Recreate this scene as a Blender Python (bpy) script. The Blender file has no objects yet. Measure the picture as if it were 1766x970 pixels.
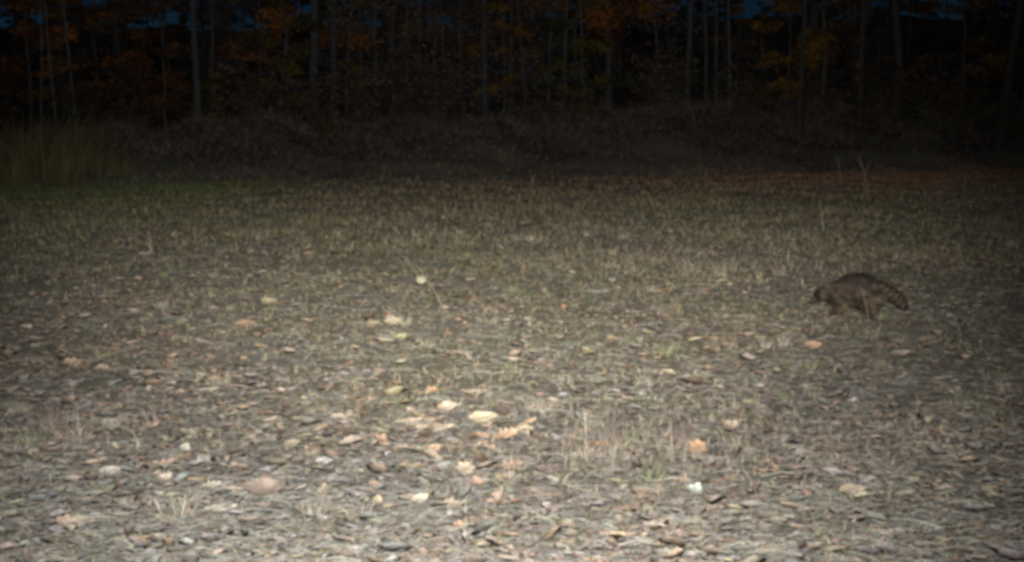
import bpy, bmesh, math, random
import numpy as np
from mathutils import Vector, Matrix, noise as mnoise

R = math.radians
rng = np.random.default_rng(7)
random.seed(7)
sc = bpy.context.scene
col = sc.collection

# ------------------------------------------------------------------ camera, sky, lights
W, H, F = 1766.0, 970.0, 2132.0          # photograph size and focal length in its pixels
CAM_H, HORIZON = 1.5, 205.0
PITCH = math.atan((H / 2 - HORIZON) / F)
cam_d = bpy.data.cameras.new('trail_camera')
cam = bpy.data.objects.new('trail_camera', cam_d)
col.objects.link(cam)
cam_d.sensor_width = 36.0
cam_d.lens = 36.0 * F / W
cam_d.clip_start, cam_d.clip_end = 0.1, 3000.0
cam.location = (0, 0, CAM_H)
cam.rotation_euler = (math.pi / 2 - PITCH, 0, 0)
sc.camera = cam

world = bpy.data.worlds.new('World')
sc.world = world
world.use_nodes = True
wn = world.node_tree.nodes
sky = wn.new('ShaderNodeTexSky')
sky.sky_type = 'NISHITA'
sky.sun_disc = False
SUN_EL, SUN_ROT = R(35.0), R(150.0)
sky.air_density, sky.dust_density, sky.ozone_density = 1.0, 0.0, 8.0
sky.sun_elevation, sky.sun_rotation = SUN_EL, SUN_ROT
night = wn.new('ShaderNodeVectorMath')   # the night sky's deeper blue, the same all round
night.operation = 'MULTIPLY'
night.inputs[1].default_value = (0.30, 0.74, 1.05)
world.node_tree.links.new(sky.outputs[0], night.inputs[0])
world.node_tree.links.new(night.outputs[0], wn['Background'].inputs[0])
wn['Background'].inputs[1].default_value = 0.0027

# faint fill lamp added to lift the shadows, all but lost beside the flash
ml = bpy.data.lights.new('night_fill', 'SUN')
ml.energy, ml.angle, ml.color = 0.012, R(0.5), (0.85, 0.92, 1.0)
night_fill = bpy.data.objects.new('night_fill', ml)
col.objects.link(night_fill)
night_fill.rotation_euler = (R(55), 0, R(150))

# the camera's flash above the lens, its throw beam added to even the falloff
def flash_beam(name, watts, angle, pitch, wide, dx, colour, yaw):
    fl = bpy.data.lights.new(name, 'SPOT')
    fl.energy, fl.spot_size, fl.spot_blend = watts, R(angle), 1.0
    fl.shadow_soft_size = 0.04
    fl.color = colour
    o = bpy.data.objects.new(name, fl)
    col.objects.link(o)
    o.location = (dx, -0.02, CAM_H + 0.13)
    o.rotation_euler = (R(90 + pitch), 0, R(yaw))
    o.scale = (wide, 1.0, 1.0)             # beams wider than they are high


flash_beam('flash_flood', 5000.0, 69.0, -4.5, 1.0, -0.04, (0.975, 0.97, 1.0), 1.6)
flash_beam('flash_throw', 16200.0, 48.0, 5.8, 1.34, 0.04, (1.0, 0.955, 0.865), 1.5)

sc.view_settings.view_transform = 'Standard'
sc.view_settings.look = 'None'
sc.view_settings.exposure = 0.0
sc.view_settings.gamma = 1.0
sc.render.engine = 'CYCLES'
sc.cycles.max_bounces = 4
sc.cycles.diffuse_bounces = 2
sc.cycles.use_denoising = True
sc.cycles.pixel_filter_type = 'BLACKMAN_HARRIS'
sc.cycles.filter_width = 3.9             # the trail camera's soft little lens


# ------------------------------------------------------------------ helpers
def smooth(a, b, x):
    t = np.clip((x - a) / (b - a), 0, 1)
    return t * t * (3 - 2 * t)


def height(x, y):
    """ground height in metres: a nearly flat field, then a bank up to the woods"""
    x = np.asarray(x, float)
    y = np.asarray(y, float)
    z = 0.022 * np.sin(x * 1.9 + 1.3 * np.sin(y * .7)) * np.sin(y * 1.6 + .9 * np.sin(x * .8 + 1))
    z = z + 0.012 * np.sin(x * 4.3 + y * 1.1) * np.sin(y * 3.7 - x * .6)
    edge = np.clip(30.5 + .36 * x, 26.5, 36.0) + .5 * np.sin(x * .9) + .3 * np.sin(x * 2.3)
    top = 1.55 + .045 * np.clip(x, -12, 12) + .12 * np.sin(x * .55 + .4)
    b = np.clip((y - edge) / 9.5, 0, 1)
    z = z * (1 - .6 * b) + top * (b * b * (3 - 2 * b) * .55 + b * .45)
    z = z + .07 * np.sin(x * 1.1 + y * .8) * np.sin(y * 1.3 - x * .45) * smooth(0, .3, b)
    z = z + (.16 * np.sin(x * .83 + 2.1) * np.sin(y * .6 + x * .3) + .1 * np.sin(x * 2.7 + y * .9)) * smooth(.25, .8, b)
    z = z + np.clip(y - 40, 0, 60) * .012 + np.clip(y - 47, 0, 75) * .112
    return z


def hz(x, y):
    return float(height(x, y))


def at(px, py):
    """the point of the ground seen at a pixel of the photograph"""
    u, v = (px - W / 2) / F, (H / 2 - py) / F
    c, s = math.cos(PITCH), math.sin(PITCH)
    d = (u, c + v * s, v * c - s)
    t, prev = 2.0, 2.0
    while t < 120:
        if CAM_H + d[2] * t < hz(d[0] * t, d[1] * t):
            lo, hi = prev, t
            for _ in range(30):
                m = (lo + hi) / 2
                if CAM_H + d[2] * m < hz(d[0] * m, d[1] * m):
                    hi = m
                else:
                    lo = m
            t = hi
            break
        prev = t
        t += .05
    x, y = d[0] * t, d[1] * t
    return x, y, hz(x, y)


def mesh_np(name, verts, tris, tint=None, quads=None, smooth_shade=False):
    """a mesh from arrays; tint is one colour for each vertex"""
    verts = np.asarray(verts, np.float32).reshape(-1, 3)
    me = bpy.data.meshes.new(name)
    tris = np.asarray(tris, np.int32).reshape(-1, 3) if tris is not None else np.zeros((0, 3), np.int32)
    q = np.asarray(quads, np.int32).reshape(-1, 4) if quads is not None else np.zeros((0, 4), np.int32)
    me.vertices.add(len(verts))
    me.vertices.foreach_set('co', verts.ravel())
    loops = np.concatenate([tris.ravel(), q.ravel()])
    me.loops.add(len(loops))
    me.loops.foreach_set('vertex_index', loops)
    n = len(tris) + len(q)
    me.polygons.add(n)
    st = np.concatenate([np.arange(len(tris)) * 3, len(tris) * 3 + np.arange(len(q)) * 4]).astype(np.int32)
    me.polygons.foreach_set('loop_start', st)
    if smooth_shade:
        me.polygons.foreach_set('use_smooth', np.ones(n, bool))
    me.update(calc_edges=True)
    if tint is not None:
        a = me.color_attributes.new('tint', 'FLOAT_COLOR', 'POINT')
        t4 = np.ones((len(verts), 4), np.float32)
        t4[:, :3] = tint
        a.data.foreach_set('color', t4.ravel())
    return me


def link(name, me, mat=None, parent=None):
    o = bpy.data.objects.new(name, me)
    col.objects.link(o)
    if mat is not None and not me.materials:
        me.materials.append(mat)
    if parent is not None:
        o.parent = parent
    return o


def tag(o, label=None, cat=None, group=None, kind=None):
    if label: o['label'] = label
    if cat: o['category'] = cat
    if group: o['group'] = group
    if kind: o['kind'] = kind
    return o


def empty(name, loc=(0, 0, 0), rz=0.0):
    o = bpy.data.objects.new(name, None)
    o.empty_display_size = .1
    col.objects.link(o)
    o.location = loc
    o.rotation_euler = (0, 0, rz)
    return o


def copy_tree(o, parent=None):
    c = o.copy()
    col.objects.link(c)
    if parent is not None:
        c.parent = parent
        c.matrix_parent_inverse = Matrix()
    for ch in list(o.children):
        copy_tree(ch, c)
    return c


def new_mat(name, rough=.8, spec=.2):
    m = bpy.data.materials.new(name)
    m.use_nodes = True
    b = m.node_tree.nodes['Principled BSDF']
    b.inputs['Roughness'].default_value = rough
    b.inputs['Specular IOR Level'].default_value = spec
    return m, m.node_tree.nodes, m.node_tree.links, b


def mat_tint(name, source, rough=.8, spec=.2, mottle=.35, scale=40.0, translucent=0.0):
    """the piece's own colour (from its mesh or its object) with fine mottling"""
    m, n, l, b = new_mat(name, rough, spec)
    if source == 'object':
        s = n.new('ShaderNodeObjectInfo').outputs['Color']
    else:
        a = n.new('ShaderNodeAttribute')
        a.attribute_name = 'tint'
        s = a.outputs['Color']
    tc = n.new('ShaderNodeTexCoord')
    nz = n.new('ShaderNodeTexNoise')
    nz.inputs['Scale'].default_value = scale
    nz.inputs['Detail'].default_value = 4
    l.new(tc.outputs['Object'], nz.inputs['Vector'])
    mr = n.new('ShaderNodeMapRange')
    mr.inputs[1].default_value, mr.inputs[2].default_value = .3, .7
    mr.inputs[3].default_value, mr.inputs[4].default_value = 1 - mottle, 1 + mottle * .6
    l.new(nz.outputs[0], mr.inputs[0])
    mx = n.new('ShaderNodeVectorMath')
    mx.operation = 'MULTIPLY'
    l.new(s, mx.inputs[0])
    l.new(mr.outputs[0], mx.inputs[1])
    l.new(mx.outputs[0], b.inputs['Base Color'])
    if translucent:
        tr = n.new('ShaderNodeBsdfTranslucent')
        l.new(mx.outputs[0], tr.inputs[0])
        ms = n.new('ShaderNodeMixShader')
        ms.inputs[0].default_value = translucent
        l.new(b.outputs[0], ms.inputs[1])
        l.new(tr.outputs[0], ms.inputs[2])
        l.new(ms.outputs[0], n['Material Output'].inputs[0])
    return m


M_litter = mat_tint('leaf_litter', 'mesh', .75, .25, .35, 60)
M_leaf = mat_tint('fallen_leaf', 'object', .75, .2, .55, 4.5)
M_grass = mat_tint('dry_grass', 'mesh', .8, .15, .25, 30)
M_crown = mat_tint('autumn_leaves', 'mesh', .75, .2, .25, 9, .2)
M_twig = mat_tint('twig', 'object', .85, .15, .3, 80)


def bark(name, c1, c2):
    m, n, l, b = new_mat(name, .9, .15)
    tc = n.new('ShaderNodeTexCoord')
    mp = n.new('ShaderNodeMapping')
    mp.inputs['Scale'].default_value = (14, 14, 2.2)
    nz = n.new('ShaderNodeTexNoise')
    nz.inputs['Scale'].default_value = 1.0
    nz.inputs['Detail'].default_value = 7
    l.new(tc.outputs['Object'], mp.inputs[0])
    l.new(mp.outputs[0], nz.inputs['Vector'])
    cr = n.new('ShaderNodeValToRGB')
    cr.color_ramp.elements[0].position, cr.color_ramp.elements[1].position = .35, .68
    cr.color_ramp.elements[0].color, cr.color_ramp.elements[1].color = (*c1, 1), (*c2, 1)
    l.new(nz.outputs[0], cr.inputs[0])
    l.new(cr.outputs[0], b.inputs['Base Color'])
    bp = n.new('ShaderNodeBump')
    bp.inputs['Strength'].default_value = .6
    bp.inputs['Distance'].default_value = .02
    l.new(nz.outputs[0], bp.inputs['Height'])
    l.new(bp.outputs[0], b.inputs['Normal'])
    return m


B_grey = bark('grey_bark', (.014, .014, .015), (.036, .038, .04))
B_dark = bark('dark_bark', (.012, .0115, .011), (.03, .028, .027))
B_pale = bark('pale_bark', (.026, .032, .035), (.066, .077, .083))
B_brown = bark('brown_bark', (.019, .0165, .014), (.047, .041, .036))


# ------------------------------------------------------------------ ground
def ground():
    def axis(a, b, d0, far):
        """even steps of d0 between a and b, then growing steps out to far"""
        v = list(np.arange(a, b, d0))
        s, p = d0, v[-1]
        while p < far:
            s *= 1.12
            p += s
            v.append(p)
        s, p, lo = d0, a, []
        while p > -far:
            s *= 1.18
            p -= s
            lo.append(p)
        return np.array(lo[::-1] + v)
    xs = axis(-14, 14, .14, 900)
    ys = axis(2.5, 44, .14, 900)
    X, Y = np.meshgrid(xs, ys)
    Z = height(X, Y)
    nx, ny = len(xs), len(ys)
    i = np.arange(nx * ny).reshape(ny, nx)
    q = np.stack([i[:-1, :-1], i[:-1, 1:], i[1:, 1:], i[1:, :-1]], -1).reshape(-1, 4)
    me = mesh_np('ground', np.stack([X, Y, Z], -1), None, None, q, True)
    m, n, l, b = new_mat('soil_and_leaf_mould', .95, .1)
    tc = n.new('ShaderNodeTexCoord')

    def noise(scale, detail=6, rough=.6):
        t = n.new('ShaderNodeTexNoise')
        t.inputs['Scale'].default_value = scale
        t.inputs['Detail'].default_value = detail
        t.inputs['Roughness'].default_value = rough
        l.new(tc.outputs['Object'], t.inputs['Vector'])
        return t.outputs[0]

    def ramp(src, stops):
        c = n.new('ShaderNodeValToRGB')
        e = c.color_ramp.elements
        e[0].position, e[0].color = stops[0][0], (*stops[0][1], 1)
        e[1].position, e[1].color = stops[-1][0], (*stops[-1][1], 1)
        for p, k in stops[1:-1]:
            x = e.new(p)
            x.color = (*k, 1)
        l.new(src, c.inputs[0])
        return c.outputs[0]

    def mix(f, a, c):
        x = n.new('ShaderNodeMix')
        x.data_type = 'RGBA'
        l.new(f, x.inputs[0])
        l.new(a, x.inputs[6])
        l.new(c, x.inputs[7])
        return x.outputs[2]
    soil = ramp(noise(28, 8, .7), [(.3, (.13, .122, .11)), (.5, (.195, .182, .163)), (.72, (.28, .26, .23))])
    moss = ramp(noise(35, 8, .7), [(.3, (.115, .12, .075)), (.5, (.175, .175, .11)), (.72, (.25, .245, .16))])
    patch = ramp(noise(.9, 5, .6), [(.42, (0, 0, 0)), (.62, (1, 1, 1))])
    field = mix(patch, soil, moss)
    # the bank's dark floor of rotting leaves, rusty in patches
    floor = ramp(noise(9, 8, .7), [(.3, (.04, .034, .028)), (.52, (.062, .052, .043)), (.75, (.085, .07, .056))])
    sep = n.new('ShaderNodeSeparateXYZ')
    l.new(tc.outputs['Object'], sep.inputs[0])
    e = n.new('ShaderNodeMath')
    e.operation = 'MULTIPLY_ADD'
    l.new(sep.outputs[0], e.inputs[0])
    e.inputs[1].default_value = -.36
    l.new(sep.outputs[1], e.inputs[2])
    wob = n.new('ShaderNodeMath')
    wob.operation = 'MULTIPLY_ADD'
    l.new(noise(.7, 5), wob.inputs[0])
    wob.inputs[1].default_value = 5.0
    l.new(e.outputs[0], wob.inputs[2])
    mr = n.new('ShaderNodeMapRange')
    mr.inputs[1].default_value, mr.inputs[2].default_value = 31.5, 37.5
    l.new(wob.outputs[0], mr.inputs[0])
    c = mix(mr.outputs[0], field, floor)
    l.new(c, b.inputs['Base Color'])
    bp = n.new('ShaderNodeBump')
    bp.inputs['Strength'].default_value = .6
    bp.inputs['Distance'].default_value = .02
    l.new(noise(24, 9, .7), bp.inputs['Height'])
    l.new(bp.outputs[0], b.inputs['Normal'])
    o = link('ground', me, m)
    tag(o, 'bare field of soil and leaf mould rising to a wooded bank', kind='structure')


ground()


# ------------------------------------------------------------------ scattering
def spots(n, y0, y1, p=2.0, spread=.52):
    """n points of the field, thinning with distance as 1/y^p"""
    u = rng.random(n)
    if p == 1:
        y = y0 * (y1 / y0) ** u
    else:
        k = 1 - p
        y = (y0 ** k + u * (y1 ** k - y0 ** k)) ** (1 / k)
    x = (rng.random(n) * 2 - 1) * (y * spread + 1.0)
    return x, y


def patchiness(x, y, s, seed=0.0):
    """0..1, slow noise over the ground"""
    v = (np.sin(x * s + seed) * np.sin(y * s * .8 + 1.7 * seed + 1.3 * np.sin(x * s * .6))
         + .6 * np.sin(x * s * 2.3 + y * s * 1.7 + seed * 2) + .4 * np.sin(y * s * 4.1 - x * s * 3.3 + seed))
    return np.clip(.5 + v * .27, 0, 1)


PAL_LEAF = np.array([
    (.24, .18, .13), (.20, .145, .10), (.29, .235, .175), (.16, .11, .085), (.33, .285, .23),
    (.23, .215, .19), (.19, .185, .175), (.27, .185, .125), (.14, .12, .105), (.28, .25, .16), (.25, .23, .22)])


def pick(pal, n, jitter=.2, w=None):
    c = pal[rng.choice(len(pal), n, p=w)]
    return np.clip(c * (1 + jitter * rng.standard_normal((n, 1))) * (1 + .035 * rng.standard_normal((n, 3))), .012, .85)


def leaf_cloud(x, y, z, length, ratio, yaw, tilt, roll, curl, colour):
    """folded, curled leaves: 8 vertices each"""
    n = len(x)
    T = np.array([(0, 0), (.33, .5), (.33, 0), (.33, -.5), (.7, .38), (.7, 0), (.7, -.38), (1, 0)])
    lx = (T[None, :, 0] - .5) * length[:, None]
    ly = T[None, :, 1] * (length * ratio)[:, None]
    lx = lx + rng.normal(0, .08, lx.shape) * length[:, None]
    ly = ly + rng.normal(0, .07, ly.shape) * length[:, None]
    lz = (np.abs(T[None, :, 1]) * 1.2 + 1.6 * (T[None, :, 0] - .5) ** 2) * (curl * length)[:, None]
    ct, st = np.cos(tilt)[:, None], np.sin(tilt)[:, None]
    cr, sr = np.cos(roll)[:, None], np.sin(roll)[:, None]
    cy, sy = np.cos(yaw)[:, None], np.sin(yaw)[:, None]
    y1, z1 = ly * cr - lz * sr, ly * sr + lz * cr
    x2, z2 = lx * ct - z1 * st, lx * st + z1 * ct
    x3, y3 = x2 * cy - y1 * sy, x2 * sy + y1 * cy
    V = np.stack([x3 + x[:, None], y3 + y[:, None], z2 + z[:, None]], -1)
    Fq = np.array([(0, 3, 2), (0, 2, 1), (2, 3, 6), (2, 6, 5), (1, 2, 5), (1, 5, 4), (5, 6, 7), (4, 5, 7)])
    Ft = Fq[None] + (np.arange(n) * 8)[:, None, None]
    return V.reshape(-1, 3), Ft.reshape(-1, 3), np.repeat(colour, 8, 0)


def blade_cloud(x, y, z, h, w, lean, az, colour, tipcol=None):
    """bent grass blades: 5 vertices, 3 triangles each"""
    n = len(x)
    fa = rng.random(n) * math.pi * 2
    wx, wy = np.cos(fa) * w, np.sin(fa) * w
    dx, dy = np.cos(az), np.sin(az)
    mh = h * .55
    V = np.zeros((n, 5, 3))
    b1, b2 = lean * .3 * h, lean * h
    V[:, 0] = np.stack([x - wx, y - wy, z - .01], -1)
    V[:, 1] = np.stack([x + wx, y + wy, z - .01], -1)
    mx, my = x + dx * b1, y + dy * b1
    V[:, 2] = np.stack([mx - wx * .8, my - wy * .8, z + mh], -1)
    V[:, 3] = np.stack([mx + wx * .8, my + wy * .8, z + mh], -1)
    V[:, 4] = np.stack([x + dx * b2, y + dy * b2, z + h / np.sqrt(1 + lean ** 2 * .6)], -1)
    Ft = np.array([(0, 1, 3), (0, 3, 2), (2, 3, 4)])[None] + (np.arange(n) * 5)[:, None, None]
    return V.reshape(-1, 3), Ft.reshape(-1, 3), np.repeat(colour, 5, 0)


def joined(parts):
    V, T, C, k = [], [], [], 0
    for v, t, c in parts:
        V.append(v); T.append(t + k); C.append(c)
        k += len(v)
    return np.concatenate(V), np.concatenate(T), np.concatenate(C)


# -- leaf litter: small dead leaves past counting
def litter():
    n = 120000
    x, y = spots(n, 3.2, 30, 1.7)
    keep = rng.random(n) < (.35 + .8 * patchiness(x, y, .8, 1.0)) * (1 - .6 * smooth(12, 24, y))
    x, y = x[keep], y[keep]
    n = len(x)
    L = np.clip(rng.lognormal(math.log(.046), .42, n), .016, .13)
    c = pick(PAL_LEAF * .7 + PAL_LEAF.mean(0) * .3, n, .19) * (.62 + .32 * patchiness(x, y, .7, 5.0))[:, None]
    wm = np.clip(patchiness(x, y, .55, 11.0) * 1.5 - .25, 0, 1)[:, None]
    c = c * (np.array([1.12, 1.0, .86]) * wm + np.array([.86, .92, .92]) * (1 - wm))
    parts = [leaf_cloud(x, y, height(x, y) + .006 + .012 * rng.random(n), L, .15 + .32 * rng.random(n) ** 1.4,
                        rng.random(n) * 6.28, rng.normal(0, .10, n), rng.normal(0, .16, n),
                        rng.normal(.14, .20, n), c)]
    V, T, C = joined(parts)
    o = link('leaf_litter', mesh_np('leaf_litter', V, T, C), M_litter)
    tag(o, 'countless small dead leaves and crumbs strewn over the near field', kind='stuff')
    # straw: flattened dead stems
    n = 60000
    x, y = spots(n, 3.2, 30, 1.5)
    h = rng.uniform(.04, .2, n)
    az = rng.normal(0, .7, n) + np.pi * (rng.random(n) < .5)
    pal = np.array([(.25, .225, .185), (.21, .19, .155), (.17, .15, .125), (.13, .112, .095), (.23, .215, .185)])
    z = height(x, y) + .004 + rng.random(n) * .02
    dx, dy = np.cos(az), np.sin(az)
    w = rng.uniform(.0008, .0024, n) * (1 + .05 * y)
    V = np.zeros((n, 6, 3))
    for j, (s, zz) in enumerate(((-.5, 0), (0, .010), (.5, 0))):
        for k, sg in enumerate((-1, 1)):
            bend = (s * s) * .3 * h * np.sin(h * 90)
            V[:, j * 2 + k] = np.stack([x + dx * h * s - dy * (sg * w + bend), y + dy * h * s + dx * (sg * w + bend),
                                        z + zz + sg * w * .5], -1)
    T = np.array([(0, 1, 3), (0, 3, 2), (2, 3, 5), (2, 5, 4)])[None] + (np.arange(n) * 6)[:, None, None]
    o = link('dead_straw', mesh_np('dead_straw', V, T, np.repeat(pick(pal, n, .25) * np.array([.93, .97, .92]), 6, 0)), M_grass)
    tag(o, 'flattened dead grass stems matted over the field', kind='stuff')


litter()

PAL_DRY = np.array([(.25, .21, .13), (.29, .245, .155), (.225, .185, .11), (.21, .168, .10), (.195, .17, .088), (.17, .155, .075)])
PAL_GREEN = np.array([(.115, .122, .055), (.135, .138, .064), (.16, .15, .075), (.18, .163, .09)])
PAL_RUST = np.array([(.25, .15, .09), (.27, .18, .11), (.20, .13, .08), (.29, .21, .13)])


def field_grass():
    parts = []
    # short thin grass over the whole field
    n = 210000
    x, y = spots(n, 3.2, 41, 1.2)
    edge = np.clip(30.5 + .36 * x, 26.5, 36.0)
    dens = patchiness(x, y, .55, 4.0) * .8 + .15 + .55 * smooth(11, 19, y)
    dens = dens * (.22 + .78 * smooth(6, 13, y))
    keep = (rng.random(n) < dens) & (y < edge + .4 + rng.exponential(1.5, n))
    x, y, edge = x[keep], y[keep], edge[keep]
    n = len(x)
    g = patchiness(x, y, .42, 9.0) + .25 * rng.standard_normal(n)
    c = pick(PAL_DRY, n, .2)
    isg = g > .70
    c[isg] = pick(PAL_GREEN, int(isg.sum()), .2)
    rust = smooth(-11, -3, y - edge) * smooth(-5, 1, x) > rng.random(n) * 1.05
    c[rust] = pick(PAL_RUST, int(rust.sum()), .2)
    grn = (smooth(-8, -3, y - edge) * smooth(-3.5, -5.5, x)) > rng.random(n) * 1.1
    c[grn] = pick(PAL_GREEN, int(grn.sum()), .2)
    h = rng.uniform(.02, .065, n) * (1 + 1.0 * smooth(9, 22, y)) * (.65 + .7 * patchiness(x, y, 1.1, 2.0))
    w = rng.uniform(.0010, .0024, n) * (1 + y * .06)
    parts.append(blade_cloud(x, y, height(x, y), h, w, np.abs(rng.normal(1.7, .9, n)), rng.random(n) * 6.28, c))
    # a bleached stand of dead grass in the near field, right of the middle
    for px, py, sx, sy, m in ((1180, 790, .55, .5, 900), (1060, 775, .25, .3, 400), (1250, 730, .4, .4, 600), (120, 745, .3, .35, 600), (1200, 462, 1.0, .7, 800), (960, 412, 3.0, 1.3, 1500)):
        cx, cy, _ = at(px, py)
        x, y = rng.normal(cx, sx, m), rng.normal(cy, sy, m)
        c = pick(np.array([(.27, .225, .16), (.31, .26, .19), (.23, .185, .13), (.2, .15, .11)]), m, .2)
        parts.append(blade_cloud(x, y, height(x, y), rng.uniform(.03, .10, m) * (1 if cy < 8 else 1.5), rng.uniform(.001, .0022, m) * (1 + .05 * y), np.abs(rng.normal(1.3, .8, m)), rng.random(m) * 6.28, c))
    # rusty needles at the far right of the field, greener grass at its far left
    for x0, x1, n2, pal, hh in ((0, 19, 38000, np.array([(.23, .115, .06), (.20, .105, .06), (.26, .145, .08), (.17, .10, .06)]), (.03, .08)),
                                (-13, -5.5, 9000, np.array([(.085, .12, .03), (.10, .13, .035), (.13, .14, .05)]), (.05, .12))):
        x = rng.uniform(x0, x1, n2)
        e = np.clip(30.5 + .36 * x, 26.5, 36.0)
        y = e + 1.6 - np.abs(rng.normal(0, 6.0, n2))
        k = rng.random(n2) < np.clip(.25 + 1.1 * patchiness(x, y, .7, 13.0), 0, 1) * (smooth(1, 11, x - x0) if x0 > -5 else 1)
        k &= rng.random(n2) < smooth(1.8, -.5, y - e)
        x, y = x[k], y[k]
        m = len(x)
        parts.append(blade_cloud(x, y, height(x, y) + .015, rng.uniform(*hh, m), rng.uniform(.003, .006, m), np.abs(rng.normal(1.6, .8, m)), rng.random(m) * 6.28, pick(pal, m, .2)))
    V, T, C = joined(parts)
    o = link('field_grass', mesh_np('field_grass', V, T, C), M_grass)
    tag(o, 'thin short grass, straw coloured and olive, over the whole field', kind='stuff')


field_grass()


def bank_brush():
    """low dead weeds and brambles over the bank, a brown tangle"""
    n = 80000
    x = rng.uniform(-22, 24, n)
    edge = np.clip(30.5 + .36 * x, 26.5, 36.0)
    y = edge - .4 + rng.random(n) ** .9 * 13
    pt = patchiness(x, y, .8, 3.0)
    keep = rng.random(n) < .25 + .75 * pt
    x, y, pt, edge = x[keep], y[keep], pt[keep], edge[keep]
    n = len(x)
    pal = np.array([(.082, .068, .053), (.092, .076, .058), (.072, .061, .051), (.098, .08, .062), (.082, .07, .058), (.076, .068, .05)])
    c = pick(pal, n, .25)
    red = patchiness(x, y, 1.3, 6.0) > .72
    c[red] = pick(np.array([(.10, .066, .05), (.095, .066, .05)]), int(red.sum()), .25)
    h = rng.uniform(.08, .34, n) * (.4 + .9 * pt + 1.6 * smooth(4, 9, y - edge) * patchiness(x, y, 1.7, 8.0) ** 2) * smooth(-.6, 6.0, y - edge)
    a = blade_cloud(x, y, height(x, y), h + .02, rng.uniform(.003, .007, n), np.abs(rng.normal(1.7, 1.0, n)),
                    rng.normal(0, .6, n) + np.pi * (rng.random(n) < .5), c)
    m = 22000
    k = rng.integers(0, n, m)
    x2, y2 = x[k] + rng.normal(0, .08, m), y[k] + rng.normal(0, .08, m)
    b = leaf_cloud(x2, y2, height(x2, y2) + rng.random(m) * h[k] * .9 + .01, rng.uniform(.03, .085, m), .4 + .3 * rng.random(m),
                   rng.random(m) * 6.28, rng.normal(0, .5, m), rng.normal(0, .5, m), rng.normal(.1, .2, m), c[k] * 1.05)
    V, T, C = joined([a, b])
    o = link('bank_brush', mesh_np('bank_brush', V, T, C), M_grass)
    tag(o, 'dark tangle of dead weeds and leaves covering the bank below the woods', kind='stuff')


bank_brush()


# ------------------------------------------------------------------ tubes
def tube(pts, rad, sides=7):
    """vertices and quads of a tapered tube"""
    pts = [Vector(p) for p in pts]
    V, Q = [], []
    ref = Vector((.13, .97, .2)).normalized()
    for i, p in enumerate(pts):
        d = (pts[min(i + 1, len(pts) - 1)] - pts[max(i - 1, 0)]).normalized()
        s = d.cross(ref)
        if s.length < .05:
            s = d.cross(Vector((1, 0, 0)))
        s.normalize()
        t = d.cross(s)
        for k in range(sides):
            a = k / sides * 2 * math.pi
            V.append(p + (s * math.cos(a) + t * math.sin(a)) * rad[i])
    for i in range(len(pts) - 1):
        for k in range(sides):
            k2 = (k + 1) % sides
            Q.append((i * sides + k, i * sides + k2, (i + 1) * sides + k2, (i + 1) * sides + k))
    return [tuple(v) for v in V], Q


class MB:
    def __init__(self):
        self.v, self.q = [], []

    def tube(self, pts, rad, sides=7):
        v, q = tube(pts, rad, sides)
        k = len(self.v)
        self.v += v
        self.q += [tuple(i + k for i in f) for f in q]
        return self

    def mesh(self, name, smooth_shade=True):
        return mesh_np(name, self.v, None, None, self.q, smooth_shade)


def wander(p0, p1, n, amp, rnd):
    p0, p1 = Vector(p0), Vector(p1)
    out = []
    off = Vector((0, 0, 0))
    for i in range(n + 1):
        t = i / n
        out.append(p0.lerp(p1, t) + off * math.sin(math.pi * min(1, t * 1.2)))
        off += Vector((rnd.gauss(0, amp), rnd.gauss(0, amp), rnd.gauss(0, amp * .3)))
    return out


# ------------------------------------------------------------------ trees
PAL = {
    'orange': 0.55 * np.array([(.34, .105, .015), (.30, .11, .015), (.36, .14, .02), (.24, .08, .015), (.27, .13, .02)]),
    'yellow': 0.55 * np.array([(.26, .135, .018), (.22, .13, .018), (.17, .12, .02), (.27, .115, .018)]),
    'olive': 0.55 * np.array([(.085, .085, .02), (.12, .10, .022), (.07, .08, .02), (.13, .105, .025)]),
    'rust': 0.55 * np.array([(.13, .06, .022), (.11, .05, .02), (.15, .075, .028), (.09, .055, .026)]),
    'evergreen': 0.55 * np.array([(.02, .04, .025), (.028, .05, .03), (.018, .034, .025), (.033, .056, .032)]),
    'brown': 0.55 * np.array([(.12, .085, .065), (.10, .08, .065), (.14, .105, .085)])}


PAL['dry'] = np.array([(.11, .09, .073), (.095, .08, .068), (.125, .102, .085), (.10, .09, .08)])


def sprays(centres, radii, n, pal, size, rnd):
    """flat, ragged sprays of small leaves round branch ends"""
    V, T, C = [], [], []
    k = len(centres)
    w = np.array([r ** 2 for r in radii]); w = w / w.sum()
    idx = rnd.choice(k, n, p=w)
    cen = np.array(centres)[idx]
    r = np.array(radii)[idx]
    d = rnd.normal(0, 1, (n, 3))
    d /= np.linalg.norm(d, axis=1)[:, None]
    rr = rnd.random(n) ** .45
    fl = rnd.uniform(.25, .75, k)[idx]
    p = cen + d * (r * rr)[:, None] * np.stack([np.ones(n), np.ones(n), fl], -1)
    p[:, 2] -= .12 * (np.hypot(p[:, 0] - cen[:, 0], p[:, 1] - cen[:, 1])) ** 2
    tone = rnd.uniform(.3, 1.0, k)[idx]
    c = pal[rnd.integers(0, len(pal), n)] * (tone * rnd.normal(1, .2, n))[:, None]
    c = np.clip(c, .008, .7)
    L = 1.2 * size * rnd.uniform(.55, 1.3, n)
    return leaf_cloud(p[:, 0], p[:, 1], p[:, 2], L, .5 + .35 * rnd.random(n), rnd.random(n) * 6.28,
                      rnd.normal(0, .55, n), rnd.normal(0, .55, n), rnd.normal(.1, .15, n), c)


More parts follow.
